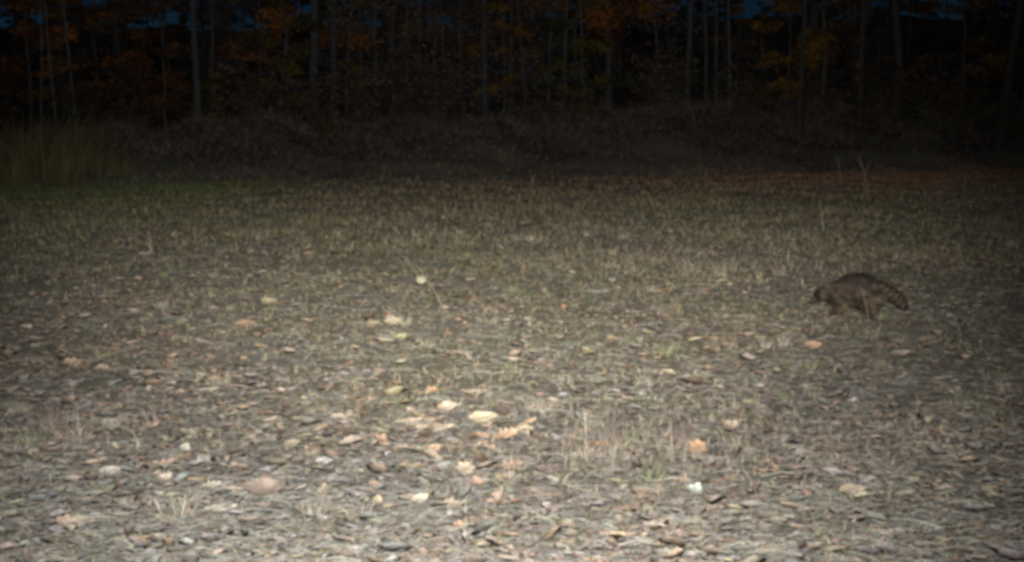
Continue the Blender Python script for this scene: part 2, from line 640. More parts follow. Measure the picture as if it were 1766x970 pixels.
def make_tree(name, seed, h, r, barkm, pal=None, leaves=2600, low=1.2, reach=2.4, branches=7, lean=0.0, size=.12, bare_twigs=0, wob=.09):
    rnd = random.Random(seed)
    nr = np.random.default_rng(seed)
    root = empty(name)
    tp = wander((0, 0, -.15), (lean * h + rnd.uniform(-.3, .3), rnd.uniform(-.3, .3), h), 9, wob, rnd)
    rad = [r * (1.35 if i == 0 else 1) * (1 - .085 * i) for i in range(10)]
    mb = MB().tube(tp, rad, 9)
    for a in range(4):                                               # root flare
        an = a * 1.57 + rnd.random()
        mb.tube([(math.cos(an) * r * .2, math.sin(an) * r * .2, .5 * r + .25), (math.cos(an) * r * 1.2, math.sin(an) * r * 1.2, .06),
                 (math.cos(an) * r * 2.2, math.sin(an) * r * 2.2, -.12)], [r * .5, r * .4, r * .15], 5)
    link('trunk', mb.mesh('trunk'), barkm, root)
    cen, radii = [], []
    for b in range(branches):
        z = low + (h * .93 - low) * ((b + rnd.random() * .6) / branches) ** 1.25
        i = min(8, int(z / h * 9))
        t = z / h * 9 - i
        p = Vector(tp[i]).lerp(Vector(tp[i + 1]), max(0, min(1, t)))
        an = b * 2.4 + rnd.random()
        ln = reach * rnd.uniform(.6, 1.1) * (1 - .55 * (z / h) ** 2)
        e = p + Vector((math.cos(an) * ln, math.sin(an) * ln, ln * rnd.uniform(.1, .5)))
        path = wander(p, e, 5, .05, rnd)
        br = r * .33 * (1 - .5 * z / h)
        bm_ = MB().tube(path, [br * (1 - .17 * j) for j in range(6)], 6)
        for s in range(3 + bare_twigs):
            j = rnd.randint(1, 4)
            q0 = Vector(path[j])
            q1 = q0 + Vector((rnd.gauss(0, .5), rnd.gauss(0, .5), rnd.uniform(.1, .8))) * ln * (.32 if not bare_twigs else .42)
            tw = wander(q0, q1, 3, .03, rnd)
            bm_.tube(tw, [br * .4, br * .3, br * .2, br * .1], 4)
            if bare_twigs:
                for _ in range(3):
                    q2 = Vector(tw[rnd.randint(1, 3)])
                    bm_.tube([q2, q2 + Vector((rnd.gauss(0, .35), rnd.gauss(0, .35), rnd.uniform(0, .5))) * ln * .35], [br * .18, br * .06], 3)
            cen.append(tuple(q1)); radii.append(rnd.uniform(.35, .75) * reach * .28 + .12)
        cen.append(tuple(e)); radii.append(rnd.uniform(.5, .9) * reach * .3 + .15)
        link('branch', bm_.mesh('branch'), barkm, root)
    if pal is not None and leaves:
        V, T, C = sprays(cen, radii, leaves, pal, size, nr)
        link('crown', mesh_np('crown', V, T, C), M_crown, root)
    return root


def make_evergreen(name, seed, h, r, leaves=3600, base=.3, width=1.3):
    rnd = random.Random(seed)
    nr = np.random.default_rng(seed)
    root = empty(name)
    tp = wander((0, 0, -.15), (0, 0, h), 9, .02, rnd)
    link('trunk', MB().tube(tp, [r * (1 - .095 * i) for i in range(10)], 8).mesh('trunk'), B_dark, root)
    cen, radii = [], []
    k = 18
    for b in range(k):
        z = base + (h - base) * (b / k) ** 1.1
        an = b * 2.4
        ln = width * (1 - .8 * z / h) * rnd.uniform(.7, 1.15)
        e = (math.cos(an) * ln, math.sin(an) * ln, z - .1 * ln)
        link('branch', MB().tube([(0, 0, z), e], [r * .2, r * .06], 4).mesh('branch'), B_dark, root)
        for f in (.45, .8, 1):
            cen.append((e[0] * f, e[1] * f, z - .1 * ln * f)); radii.append(.16 + .2 * ln * rnd.uniform(.6, 1.2))
    V, T, C = sprays(cen, radii, leaves, PAL['evergreen'], .11, nr)
    link('crown', mesh_np('crown', V, T, C), M_crown, root)
    return root


protos = {}


def proto(kind):
    """one tree of each kind, built when first asked for"""
    if kind in protos:
        return protos[kind], False
    p = kind
    if p == 'orange': t = make_tree('maple_tree', 11, 9, .075, B_brown, PAL['orange'], 4600, 1.3, 2.2, 9)
    if p == 'orange_b': t = make_tree('maple_tree', 12, 10, .09, B_grey, PAL['orange'], 5200, 1.8, 2.6, 10)
    if p == 'yellow': t = make_tree('beech_tree', 13, 8, .07, B_grey, PAL['yellow'], 4200, .9, 1.9, 9)
    if p == 'yellow_b': t = make_tree('beech_tree', 14, 9.5, .08, B_brown, PAL['yellow'], 4400, 1.5, 2.2, 9)
    if p == 'olive': t = make_tree('beech_tree', 15, 7, .06, B_brown, PAL['olive'], 4200, .7, 1.9, 9)
    if p == 'rust': t = make_tree('oak_tree', 16, 11, .11, B_dark, PAL['rust'], 5200, 1.0, 2.6, 10)
    if p == 'rust_b': t = make_tree('oak_tree', 17, 9, .08, B_brown, PAL['rust'], 4200, .7, 2.2, 9)
    if p == 'bare': t = make_tree('bare_tree', 18, 9, .085, B_grey, PAL['dry'], 1500, .7, 2.1, 13, bare_twigs=5, size=.07)
    if p == 'bare_b': t = make_tree('bare_tree', 19, 8, .06, B_brown, PAL['dry'], 2600, .4, 1.9, 13, bare_twigs=5, size=.075)
    if p == 'tall_grey': t = make_tree('oak_tree', 20, 17, .17, B_grey, PAL['rust'], 2400, 5.0, 3.6, 9, wob=.06)
    if p == 'tall_pale': t = make_tree('poplar_tree', 21, 16, .11, B_pale, PAL['yellow'], 1500, 5.5, 2.6, 8)
    if p == 'slim_pale': t = make_tree('poplar_tree', 22, 12, .045, B_pale, PAL['yellow'], 700, 4.8, 1.5, 6, wob=.03)
    if p == 'slim_dark': t = make_tree('poplar_tree', 23, 12, .06, B_brown, PAL['rust'], 900, 4.0, 1.7, 7, wob=.05)
    if p == 'tall_dark': t = make_tree('pine_tree', 24, 18, .2, B_dark, PAL['evergreen'], 2600, 6.0, 3.2, 9)
    if p == 'evergreen': t = make_evergreen('cedar_tree', 25, 6.5, .08)
    if p == 'evergreen_b': t = make_evergreen('cedar_tree', 26, 4.2, .06, 3000, .1, 1.2)
    protos[kind] = t
    return t, True


def plant(kind, px, depth, label, cat, group, rz=None, s=1.0, sink=0.0, x=None):
    t, first = proto(kind)
    o = t if first else copy_tree(t)
    if x is None:
        x = (px - W / 2) / F * depth
    o.location = (x, depth, hz(x, depth) - sink)
    o.rotation_euler = (0, 0, random.random() * 6.28 if rz is None else rz)
    o.scale = (s, s, s * random.uniform(.95, 1.08))
    for k in ('label', 'category', 'group'):
        if k in o: del o[k]
    tag(o, label, cat, group)
    return o


EDGE = 'trees along the front of the woods'
front = [
    # kind, photo x, depth, scale, label
    ('tall_grey', 345, 38.5, .72, 'grey upright trunk with a flared foot, right of the pale slim stems'),
    ('slim_pale', 139, 41, .95, 'tallest of the pale slim stems in the dark woods at far left'),
    ('slim_pale', 105, 39.5, .8, 'pale slim stem standing behind the tall tan grass at far left'),
    ('slim_pale', 76, 40.5, .75, 'leftmost pale slim stem above the tall tan grass'),
    ('slim_dark', 372, 41, .9, 'thin dark stem just right of the grey trunk with the flared foot'),
    ('orange', 60, 42, 1.0, 'orange leaved young maple at the far left edge of the woods'),
    ('rust', 215, 43, .9, 'rust leaved oak filling the dark between the pale stems and grey trunk'),
    ('yellow', 118, 44, .8, 'yellow leaved sapling behind the pale slim stems at left'),
    ('rust_b', 290, 42, .8, 'low rust leaved oak left of the grey trunk with the flared foot'),
    ('orange_b', 500, 42, 1.0, 'broad orange maple between the flared grey trunk and twin grey trunks'),
    ('olive', 487, 39.5, .8, 'yellow green sapling low under the broad orange maple'),
    ('tall_grey', 546, 40, .95, 'thicker left one of the twin grey trunks left of centre'),
    ('tall_grey', 577, 41.5, .8, 'thinner right one of the twin grey trunks left of centre'),
    ('bare', 650, 40, .95, 'grey tree of many twigs right of the twin grey trunks'),
    ('yellow_b', 628, 44, .8, 'yellow orange sapling behind the bare twiggy tree left of centre'),
    ('bare_b', 705, 40.5, 1.0, 'brown twiggy tree with many dry leaves left of centre'),
    ('slim_dark', 728, 42.5, 1.0, 'thin dark stem between the bare trees left of centre'),
    ('bare', 770, 43, 1.1, 'grey twiggy tree just left of the middle grey trunk'),
    ('tall_grey', 838, 39.5, .6, 'middle grey trunk with orange leaves at its foot'),
    ('yellow_b', 868, 40.5, .55, 'small orange yellow bush like sapling at the foot of the middle grey trunk'),
    ('bare_b', 905, 41, .95, 'brown twiggy bare tree right of the middle grey trunk'),
    ('bare_b', 600, 39.6, .85, 'brown twiggy tree close in front of the twin grey trunks'),
    ('bare', 682, 41.2, .8, 'grey twiggy tree between the bare twiggy tree and the brown one left of centre'),
    ('bare_b', 800, 39.8, .8, 'brown twiggy tree leaning by the left side of the middle grey trunk'),
    ('bare', 880, 42, 1.0, 'grey twiggy tree behind the orange yellow bush at the middle grey trunk'),
    ('bare_b', 745, 41, .9, 'brown twiggy tree behind the thin dark stem left of centre'),
    ('bare', 945, 40.8, .75, 'grey twiggy tree left of the slender grey trunk'),
    ('bare_b', 1130, 41.5, .8, 'brown twiggy tree between the large orange maple and the brownish grey trunk'),
    ('bare_b', 450, 40.8, .7, 'brown twiggy tree left of the broad orange maple'),
    ('slim_pale', 1003, 40.5, .7, 'short pale stem beside the yellow green spray right of centre'),
    ('tall_grey', 971, 41.5, .58, 'slender grey trunk left of the large orange maple'),
    ('orange_b', 1048, 42, 1.15, 'large bright orange maple right of centre at the top'),
    ('olive', 1010, 39.5, .72, 'yellow green sapling with a flat low spray right of centre'),
    ('tall_grey', 1182, 41, .62, 'brownish grey trunk right of the large orange maple'),
    ('slim_dark', 1232, 42.5, 1.0, 'thin dark stem right of the brownish grey trunk'),
    ('bare', 1215, 43, .9, 'grey twiggy tree behind the brownish grey trunk'),
    ('slim_pale', 1256, 41.5, .8, 'slim greyish stem left of the dark cedar'),
    ('evergreen', 1305, 43, .62, 'dark cedar beside the blue gap right of centre'),
    ('yellow', 1350, 41, .62, 'low orange yellow sapling right of the dark cedar'),
    ('tall_dark', 1374, 40, .6, 'dark pine trunk in front of the orange yellow beech'),
    ('yellow_b', 1412, 42.5, 1.0, 'tall orange yellow beech in the right half of the woods'),
    ('tall_dark', 1478, 41, .62, 'dark pine trunk right of the tall orange yellow beech'),
    ('evergreen_b', 1505, 42, .8, 'squat dark cedar between two dark pine trunks'),
    ('tall_dark', 1546, 41.5, .75, 'dark pine trunk left of the wide blue gap at right'),
    ('evergreen_b', 1560, 39.8, .35, 'small green cedar standing on the bank at right'),
    ('rust_b', 1650, 43, .75, 'low rust leaved oak under the wide blue gap at right'),
    ('tall_dark', 1718, 40, .95, 'thickest dark pine trunk near the right edge'),
    ('yellow_b', 1752, 43, 1.0, 'orange yellow beech at the far right edge of the woods'),
    ('evergreen', 1690, 44, .7, 'dark cedar beside the thickest pine trunk at right'),
]
for kind, px, d, s, lab in front:
    plant(kind, px, d, lab, 'tree', EDGE, s=s)

kinds = ['rust', 'orange', 'rust', 'slim_dark', 'tall_dark', 'bare', 'bare_b', 'evergreen', 'evergreen', 'rust_b', 'evergreen_b', 'bare_b', 'yellow']
KIND = {'rust': 'rust leaved oak', 'orange': 'orange maple', 'yellow': 'yellow beech', 'slim_dark': 'thin dark stem', 'tall_dark': 'tall dark pine',
        'bare': 'grey twiggy tree', 'olive': 'olive sapling', 'evergreen': 'tall cedar', 'tall_grey': 'tall grey oak', 'rust_b': 'low rust oak',
        'evergreen_b': 'squat cedar', 'bare_b': 'brown twiggy tree'}
MARKS = [(-60, 'beyond the left edge tall grass'), (60, 'behind the far left orange maple'), (139, 'behind the tallest pale stem'), (215, 'behind the rust oak left of the flared trunk'),
         (345, 'behind the flared grey trunk'), (420, 'right of the flared grey trunk'), (500, 'behind the broad orange maple'), (560, 'behind the twin grey trunks'),
         (650, 'behind the bare twiggy tree'), (705, 'behind the brown twiggy tree'), (770, 'left of the middle grey trunk'), (838, 'behind the middle grey trunk'),
         (905, 'right of the middle grey trunk'), (971, 'behind the slender grey trunk'), (1048, 'behind the large orange maple'), (1120, 'right of the large orange maple'),
         (1182, 'behind the brownish grey trunk'), (1256, 'left of the cedar by the blue gap'), (1305, 'behind the cedar by the blue gap'), (1374, 'behind the pine before the orange beech'),
         (1412, 'behind the tall orange beech'), (1478, 'behind the pine right of the orange beech'), (1546, 'behind the pine left of the wide gap'),
         (1620, 'in the wide blue gap at right'), (1718, 'behind the thickest pine at right'), (1800, 'past the far right orange beech')]
taken = {}


def deep_label(kind, px, d):
    m = min(MARKS, key=lambda q: abs(q[0] - px))[1]
    lab = KIND[kind] + (' in the farthest rows ' if d > 66 else ' in the back rows ' if d > 55 else ' in the second row ') + m
    taken[lab] = taken.get(lab, 0) + 1
    return lab if taken[lab] == 1 else None


GAPS = [(1275, 1325), (1555, 1650), (635, 660), (735, 760), (1085, 1130)]
placed = 0
while placed < 170:
    d = random.uniform(45, 66) if placed < 95 else random.uniform(64, 88)
    px = random.uniform(-160, 1930)
    if any(a < px < b for a, b in GAPS) and random.random() < .75:
        continue
    k = random.choice(kinds)
    lab = deep_label(k, px, d)
    if lab is None:
        continue
    plant(k, px, d, lab, 'tree', 'trees deep in the dark woods', s=random.uniform(.75, 1.1))
    placed += 1


# ------------------------------------------------------------------ shrubs on the bank and tall grass at the left
def make_shrub(seed, h, pal, leaves):
    rnd = random.Random(seed)
    nr = np.random.default_rng(seed)
    root = empty('shrub')
    cen, radii = [], []
    for k in range(9):
        an = k * 2.4 + rnd.random()
        e = Vector((math.cos(an) * h * rnd.uniform(.2, .6), math.sin(an) * h * rnd.uniform(.2, .6), h * rnd.uniform(.55, 1)))
        path = wander((rnd.gauss(0, .04), rnd.gauss(0, .04), -.05), e, 4, .03, rnd)
        mb = MB().tube(path, [.014, .012, .009, .006, .003], 5)
        for _ in range(5):
            q = Vector(path[rnd.randint(1, 4)])
            q1 = q + Vector((rnd.gauss(0, .2), rnd.gauss(0, .2), rnd.uniform(0, .3))) * h
            mb.tube([q, q1], [.006, .002], 4)
            cen.append(tuple(q1)); radii.append(.12 * h + .05)
        link('stem', mb.mesh('stem'), B_brown, root)
    V, T, C = sprays(cen, radii, leaves, pal, .075, nr)
    link('foliage', mesh_np('foliage', V, T, C), M_crown, root)
    return root


sh = [make_shrub(31, 1.1, PAL['brown'], 500), make_shrub(32, .9, PAL['olive'], 700), make_shrub(33, 1.3, PAL['rust'], 450)]
used = set()
shr = [(1, 1010, 39.2, .8, 'low olive shrub on the bank under the large orange maple'),
       (0, 620, 37.5, .9, 'brown twiggy shrub at the foot of the bare trees left of centre'),
       (0, 760, 38, 1.0, 'brown twiggy shrub left of the middle grey trunk'),
       (2, 690, 38.4, .7, 'rust shrub between the two brown shrubs left of centre'),
       (1, 560, 37, .8, 'olive shrub at the foot of the twin grey trunks'),
       (0, 430, 36.5, .7, 'brown twiggy shrub right of the flared grey trunk'),
       (0, 900, 38.8, .8, 'brown twiggy shrub right of the middle grey trunk'),
       (2, 930, 39.4, .6, 'rust shrub left of the low olive shrub'),
       (0, 1120, 40.2, .8, 'brown twiggy shrub left of the brownish grey trunk'),
       (1, 1290, 41.2, .9, 'olive shrub at the foot of the dark cedar'),
       (2, 1420, 41, .7, 'rust shrub under the tall orange yellow beech'),
       (0, 250, 36.5, .7, 'brown twiggy shrub left of the flared grey trunk'),
       (2, 175, 35.5, .6, 'rust shrub beside the tall tan grass at left'),
       (1, 1560, 40.5, .7, 'olive shrub on the bank at right')]
for k, px, d, s, lab in shr:
    o = sh[k] if k not in used else copy_tree(sh[k])
    used.add(k)
    x = (px - W / 2) / F * d
    o.location = (x, d, hz(x, d))
    o.rotation_euler = (0, 0, random.random() * 6.28)
    o.scale = (s, s, s)
    tag(o, lab, 'shrub', 'shrubs along the top of the bank')


BUSH = {0: 'brown twiggy bush', 1: 'olive leaved bush', 2: 'rust leaved bush'}
planted = 0
while planted < 60:
    k = random.choice((0, 0, 0, 2, 1))
    d = random.uniform(37.5, 47)
    px = random.uniform(-60, 1830)
    lab = BUSH[k] + (' in the undergrowth ' if d > 42 else ' at the undergrowth edge ') + min(MARKS, key=lambda q: abs(q[0] - px))[1]
    if lab in taken:
        planted += .1
        continue
    taken[lab] = 1
    o = copy_tree(sh[k])
    x = (px - W / 2) / F * d
    s = random.uniform(.8, 1.7)
    o.location = (x, d, hz(x, d))
    o.rotation_euler = (0, 0, random.random() * 6.28)
    o.scale = (s, s, s)
    tag(o, lab, 'shrub', 'shrubs along the top of the bank')
    planted += 1


def tuft_mesh(name, seed, n, h, w, spread, pal, lean=.5, jit=.2):
    g = np.random.default_rng(seed)
    x, y = g.normal(0, spread, n), g.normal(0, spread, n)
    hh = h * g.uniform(.45, 1.1, n)
    c = np.clip(pal[g.integers(0, len(pal), n)] * (1 + jit * g.standard_normal((n, 1))), .02, .8)
    return mesh_np(name, *blade_cloud(x, y, np.zeros(n), hh, w * g.uniform(.6, 1.3, n), np.abs(g.normal(lean, .3, n)),
                                      np.arctan2(y, x) + g.normal(0, .7, n), c))


PAL_TALL = np.array([(.066, .055, .026), (.058, .05, .024), (.078, .064, .032), (.05, .045, .022)])
tall = [tuft_mesh('tall_grass', 41 + i, 210, 1.2, .006, .36, PAL_TALL, .45) for i in range(3)]
tg = [(15, 27, 1.05, 'leftmost clump of tall tan grass at the edge of the field'), (62, 28, 1.2, 'tallest clump of tall tan grass at the left edge of the field'),
      (105, 28.5, 1.0, 'clump of tall tan grass second from the right at the left edge'), (150, 29.5, .85, 'rightmost and shortest clump of tall tan grass at left'),
      (38, 29.5, 1.2, 'clump of tall tan grass behind the two at far left'), (-40, 26.5, 1.1, 'clump of tall tan grass cut by the left edge of the frame'),
      (182, 29.2, .6, 'small short clump of tan grass at the right end of the tall grass'), (120, 26.8, .5, 'small short clump of tan grass in front of the tall grass at left'),
      (85, 30.5, 1.3, 'clump of tall tan grass at the back against the bank at left'), (215, 28.6, .4, 'lowest thin clump of tan grass standing apart right of the tall grass')]
for i, (px, d, s, lab) in enumerate(tg):
    o = link('tall_grass_clump', tall[i % 3], M_grass)
    x = (px - W / 2) / F * d
    o.location = (x, d, hz(x, d))
    o.rotation_euler = (0, 0, i * 1.3)
    o.scale = (s * 1.15, s * 1.15, s)
    tag(o, lab, 'grass clump', 'clumps of tall tan grass at the left edge of the field')


# ------------------------------------------------------------------ grass tufts one can pick out
T_dry = [tuft_mesh('tuft', 51 + i, 46, .16, .0026, .03, np.array([(.27, .23, .17), (.22, .19, .14), (.30, .26, .20), (.19, .16, .115)]), .95) for i in range(3)]
T_green = [tuft_mesh('tuft', 61 + i, 50, .12, .003, .035, np.array([(.105, .13, .06), (.13, .14, .075), (.17, .165, .095)]), .9) for i in range(2)]
T_weed = [tuft_mesh('tuft', 71 + i, 34, .24, .0022, .03, np.array([(.13, .10, .085), (.17, .13, .10), (.10, .08, .07)]), .35) for i in range(2)]
tufts = [
    (T_dry[0], 720, 408, .9, 'pale dry tuft standing alone in the middle distance left of centre'),
    (T_dry[1], 888, 415, .9, 'left one of a pair of pale upright dry tufts near the middle'),
    (T_dry[2], 912, 416, .95, 'right one of a pair of pale upright dry tufts near the middle'),
    (T_dry[0], 1075, 412, .8, 'pale dry tuft right of the pair in the middle distance'),
    (T_dry[1], 1012, 408, .8, 'pale dry tuft between the upright pair and the next tuft right'),
    (T_dry[2], 1240, 478, 1.0, 'broad pale dry tuft to the left of the raccoon'),
    (T_dry[0], 1185, 470, .8, 'pale dry tuft left of the broad one near the raccoon'),
    (T_dry[1], 1350, 600, .7, 'dry tuft below and left of the raccoon'),
    (T_dry[0], 1070, 790, .95, 'bleached dry tuft at the foot of the dark upright stems'),
    (T_dry[2], 1020, 795, .8, 'bleached dry tuft left of the dark upright stems'),
    (T_dry[1], 1275, 775, .9, 'thick bleached tuft among pale leaves right of the dark stems'),
    (T_dry[0], 1160, 790, .8, 'bleached dry tuft right of the dark upright stems'),
    (T_dry[2], 300, 895, .9, 'dry tuft with thin stems near the bottom left of centre'),
    (T_dry[1], 545, 895, .8, 'dry tuft near the bottom beside the big brown leaf'),
    (T_dry[0], 130, 760, 1.0, 'arched dry tuft at left below the dark weed'),
    (T_weed[0], 1050, 770, .95, 'taller of the dark upright weed stems in front of dry grass'),
    (T_weed[1], 1180, 770, .75, 'shorter dark weed stems in front of dry grass'),
    (T_weed[0], 90, 735, .8, 'dark brown weed at the left side of the near field'),
    (T_weed[1], 1310, 720, .6, 'brown weed behind the thick bleached tuft'),
    (T_green[0], 65, 770, .9, 'bright green tuft at the far left of the near field'),
    (T_green[1], 1150, 615, 1.0, 'yellow green weed tuft right of centre'),
    (T_green[0], 1100, 600, .8, 'yellow green weed tuft left of another green one'),
    (T_green[1], 800, 412, .8, 'green tuft between pale dry tufts in the middle distance'),
    (T_green[0], 690, 415, .8, 'green tuft left of the lone pale dry tuft'),
    (T_green[1], 1530, 552, .9, 'greyish green weed beside the hind foot of the raccoon'),
    (T_green[0], 1395, 640, .7, 'green tuft in the grey patch below the raccoon'),
]
GT = 'grass tufts standing in the field'
for me, px, py, s, lab in tufts:
    o = link('grass_tuft', me, M_grass)
    o.location = at(px, py)
    o.rotation_euler = (0, 0, random.random() * 6.28)
    o.scale = (s, s, s)
    tag(o, lab, 'grass tuft', GT)


# ------------------------------------------------------------------ fallen leaves one by one
def leaf_outline(kind, seed):
    """half outline (t along the midrib, half width), mirrored with some wobble"""
    g = random.Random(seed)
    if kind == 'oval':
        half = [(.0, .015), (.08, .12), (.25, .26), (.45, .31), (.65, .26), (.83, .13), (1, .0)]
    elif kind == 'long':
        half = [(.0, .012), (.1, .07), (.3, .13), (.5, .15), (.7, .13), (.88, .06), (1, .0)]
    elif kind == 'oak':
        half = [(.0, .012), (.12, .05), (.2, .2), (.29, .08), (.4, .29), (.5, .11), (.62, .32), (.7, .13), (.82, .22), (.9, .1), (1, .0)]
    else:                                                            # maple
        half = [(.0, .02), (.02, .2), (.14, .3), (.2, .22), (.32, .5), (.42, .46), (.46, .24), (.62, .32), (.7, .2), (.86, .1), (1, .0)]
    return [(t + g.gauss(0, .012) * (0 < t < 1), w * g.uniform(.85, 1.15)) for t, w in half], \
           [(t + g.gauss(0, .012) * (0 < t < 1), w * g.uniform(.85, 1.15)) for t, w in half]


def leaf_mesh(kind, seed, curl):
    g = random.Random(seed + 99)
    a, b = leaf_outline(kind, seed)
    n = len(a)
    rib, lf, rt = [], [], []
    tw = g.uniform(-.25, .25)

    def place(t, w):
        z = curl * ((t - .5) ** 2 * 1.1 + abs(w) * .65) + tw * w * (t - .3) + .015 * math.sin(t * 14 + w * 9 + seed)
        return (t - .5, w, z)
    V = []
    for i in range(n):
        t = (a[i][0] + b[i][0]) / 2
        V += [place(t, 0), place(a[i][0], a[i][1]), place(b[i][0], -b[i][1])]
    V = [(x, y, z + (.012 if k % 3 == 0 else 0)) for k, (x, y, z) in enumerate(V)]
    T = []
    for i in range(n - 1):
        m, l, r = i * 3, i * 3 + 1, i * 3 + 2
        T += [(m, m + 3, l + 3), (m, l + 3, l), (m, r, r + 3), (m, r + 3, m + 3)]
    k = len(V)                                                       # leaf stalk
    V += [(-.5, .012, .01), (-.5, -.012, .01), (-.72, .03, .03)]
    T += [(k, k + 1, k + 2)]
    return mesh_np('leaf', V, T)


LM = {k: [leaf_mesh(k, 100 + i + 10 * j, c) for j, c in enumerate((.25, .5, .8))] for i, k in enumerate(('oval', 'long', 'oak', 'maple'))}
CREAM, TAN, ORANGE, PINK, BROWN, GREY, YELLOW = (.62, .52, .33), (.46, .35, .22), (.44, .29, .17), (.47, .31, .21), (.27, .18, .12), (.42, .40, .36), (.42, .35, .2)
FL = 'fallen leaves lying on the field'
special = [
    # shape, curl, photo x, y, length in metres, turn in degrees, tilt, colour, label
    ('oval', 1, 836, 733, .16, -14, .22, CREAM, 'big cream yellow curled leaf, brightest in the heap of leaves near the middle'),
    ('oval', 2, 772, 715, .11, 15, .35, (.5, .38, .26), 'tan humped leaf at the top of the heap left of the cream one'),
    ('long', 1, 700, 736, .12, 20, .15, (.5, .39, .27), 'slanting tan leaf at the upper left of the middle leaf heap'),
    ('long', 0, 752, 746, .19, 4, .08, (.52, .40, .27), 'longest tan leaf lying flat in the middle leaf heap'),
    ('oak', 1, 872, 762, .13, 30, .3, ORANGE, 'orange ragged leaf right below the big cream one'),
    ('oval', 1, 905, 752, .10, 5, .25, TAN, 'tan leaf touching the ragged orange one on its right'),
    ('oval', 1, 748, 785, .085, 40, .4, (.52, .35, .2), 'orange tan leaf propped below the short dark stem'),
    ('long', 0, 668, 787, .10, 2, .05, CREAM, 'flat cream leaf left below the middle leaf heap'),
    ('maple', 2, 655, 770, .11, 75, .2, ORANGE, 'orange crumpled leaf at the left end of the middle leaf heap'),
    ('long', 1, 715, 815, .13, -12, .12, (.53, .4, .25), 'curved tan leaf lying below the flat cream leaf'),
    ('oval', 0, 775, 813, .11, 0, .04, (.55, .52, .48), 'whitish flat leaf right of the curved tan leaf'),
    ('oak', 1, 878, 815, .14, 8, .12, PINK, 'pinkish lobed leaf below the ragged orange leaf'),
    ('maple', 1, 1198, 858, .09, 60, .45, (.60, .64, .50), 'pale green white leaf standing up near the bottom right, brightest of all'),
    ('oval', 1, 318, 785, .075, 80, .55, (.58, .52, .38), 'square looking cream leaf standing up left of centre in the near field'),
    ('oval', 1, 197, 782, .07, 110, .5, (.55, .50, .32), 'small cream leaf standing up left of the square looking one'),
    ('oval', 1, 192, 737, .085, 10, .2, (.53, .46, .36), 'blunt cream tan leaf at left behind the standing ones'),
    ('oval', 1, 192, 823, .095, 12, .2, (.5, .45, .34), 'greyish cream leaf at left in the near field'),
    ('oval', 2, 460, 862, .20, 0, .12, (.33, .25, .18), 'largest brown leaf low at the left of centre'),
    ('long', 0, 383, 886, .13, 12, .1, (.60, .52, .40), 'long cream leaf at the bottom left of centre'),
    ('oval', 2, 285, 838, .08, 60, .4, (.55, .46, .33), 'rolled tan leaf above the long cream leaf'),
    ('long', 0, 345, 836, .11, -5, .1, (.55, .42, .25), 'tan straight leaf right of the rolled leaf'),
    ('oak', 1, 365, 848, .09, 10, .2, (.58, .5, .36), 'cream ragged leaf just below the tan straight leaf'),
    ('long', 1, 180, 706, .13, 4, .1, PINK, 'long pinkish leaf at left beyond the blunt cream one'),
    ('long', 1, 362, 680, .12, 10, .12, (.52, .45, .3), 'long pale tan leaf left of centre with a green weed beside it'),
    ('oval', 1, 268, 668, .11, 5, .15, ORANGE, 'orange flat leaf left of the long pale tan leaf'),
    ('oval', 1, 372, 661, .08, -10, .15, ORANGE, 'bright orange leaf just beyond the long pale tan leaf'),
    ('long', 2, 465, 735, .09, 25, .3, (.52, .42, .28), 'tan curled leaf between left weed and middle heap'),
    ('oval', 0, 560, 803, .075, 5, .05, (.66, .62, .52), 'whitish leaf at left of the middle heap'),
    ('long', 0, 570, 758, .12, -6, .08, (.54, .38, .26), 'long pinkish tan leaf left of the middle heap'),
    ('oval', 1, 505, 775, .08, 10, .3, YELLOW, 'yellowish leaf left of the long pinkish tan leaf'),
    ('oval', 1, 650, 875, .07, 80, .4, (.6, .5, .3), 'yellow cream leaf standing near the bottom left of the middle'),
    ('oval', 1, 725, 872, .075, 30, .4, (.62, .52, .36), 'cream leaf standing near the bottom below the middle heap'),
    ('oval', 0, 1470, 855, .11, 5, .15, (.48, .38, .24), 'broad tan leaf at the bottom right'),
    ('maple', 1, 1260, 745, .10, 40, .4, (.5, .38, .27), 'tan upright leaf in the thick bleached tuft'),
    ('oval', 1, 1305, 745, .09, 100, .4, ORANGE, 'orange leaf standing at the right of the thick bleached tuft'),
    ('long', 0, 1032, 508, .19, 6, .06, (.46, .44, .39), 'large pale grey leaf lying beyond the middle of the field'),
    ('long', 0, 935, 632, .17, 6, .06, (.52, .38, .25), 'long orange tan leaf lying in the middle of the field'),
    ('oval', 1, 678, 562, .13, 10, .3, (.48, .40, .25), 'curled tan leaf half way up the field, right of its twin'),
    ('oval', 1, 645, 566, .13, -5, .2, (.46, .38, .24), 'flat tan leaf half way up the field, left of its twin'),
    ('maple', 1, 465, 528, .13, 20, .3, YELLOW, 'yellow leaf half way up the field at left'),
    ('oval', 1, 690, 590, .12, 40, .3, (.48, .42, .2), 'yellowish leaf just below the twin tan leaves'),
    ('long', 1, 1275, 553, .2, 2, .06, (.42, .35, .28), 'long dull tan leaf in front of and left of the raccoon'),
    ('oval', 1, 1402, 603, .13, 4, .15, (.50, .30, .17), 'orange tan leaf in front of the raccoon'),
    ('oval', 1, 1562, 530, .09, 10, .2, (.55, .28, .14), 'small orange leaf under the tip of the raccoon tail'),
    ('long', 1, 1552, 618, .16, 25, .15, (.46, .37, .26), 'slanting tan leaf right of and nearer than the raccoon'),
    ('oval', 1, 970, 690, .06, 30, .4, (.38, .38, .38), 'tiny white leaf in the dark patch right of the middle heap'),
    ('oval', 0, 425, 565, .16, 5, .12, (.45, .29, .18), 'brown orange leaf at the right end of the dark curved twig'),
]
cent = {}
for k in LM:
    pass
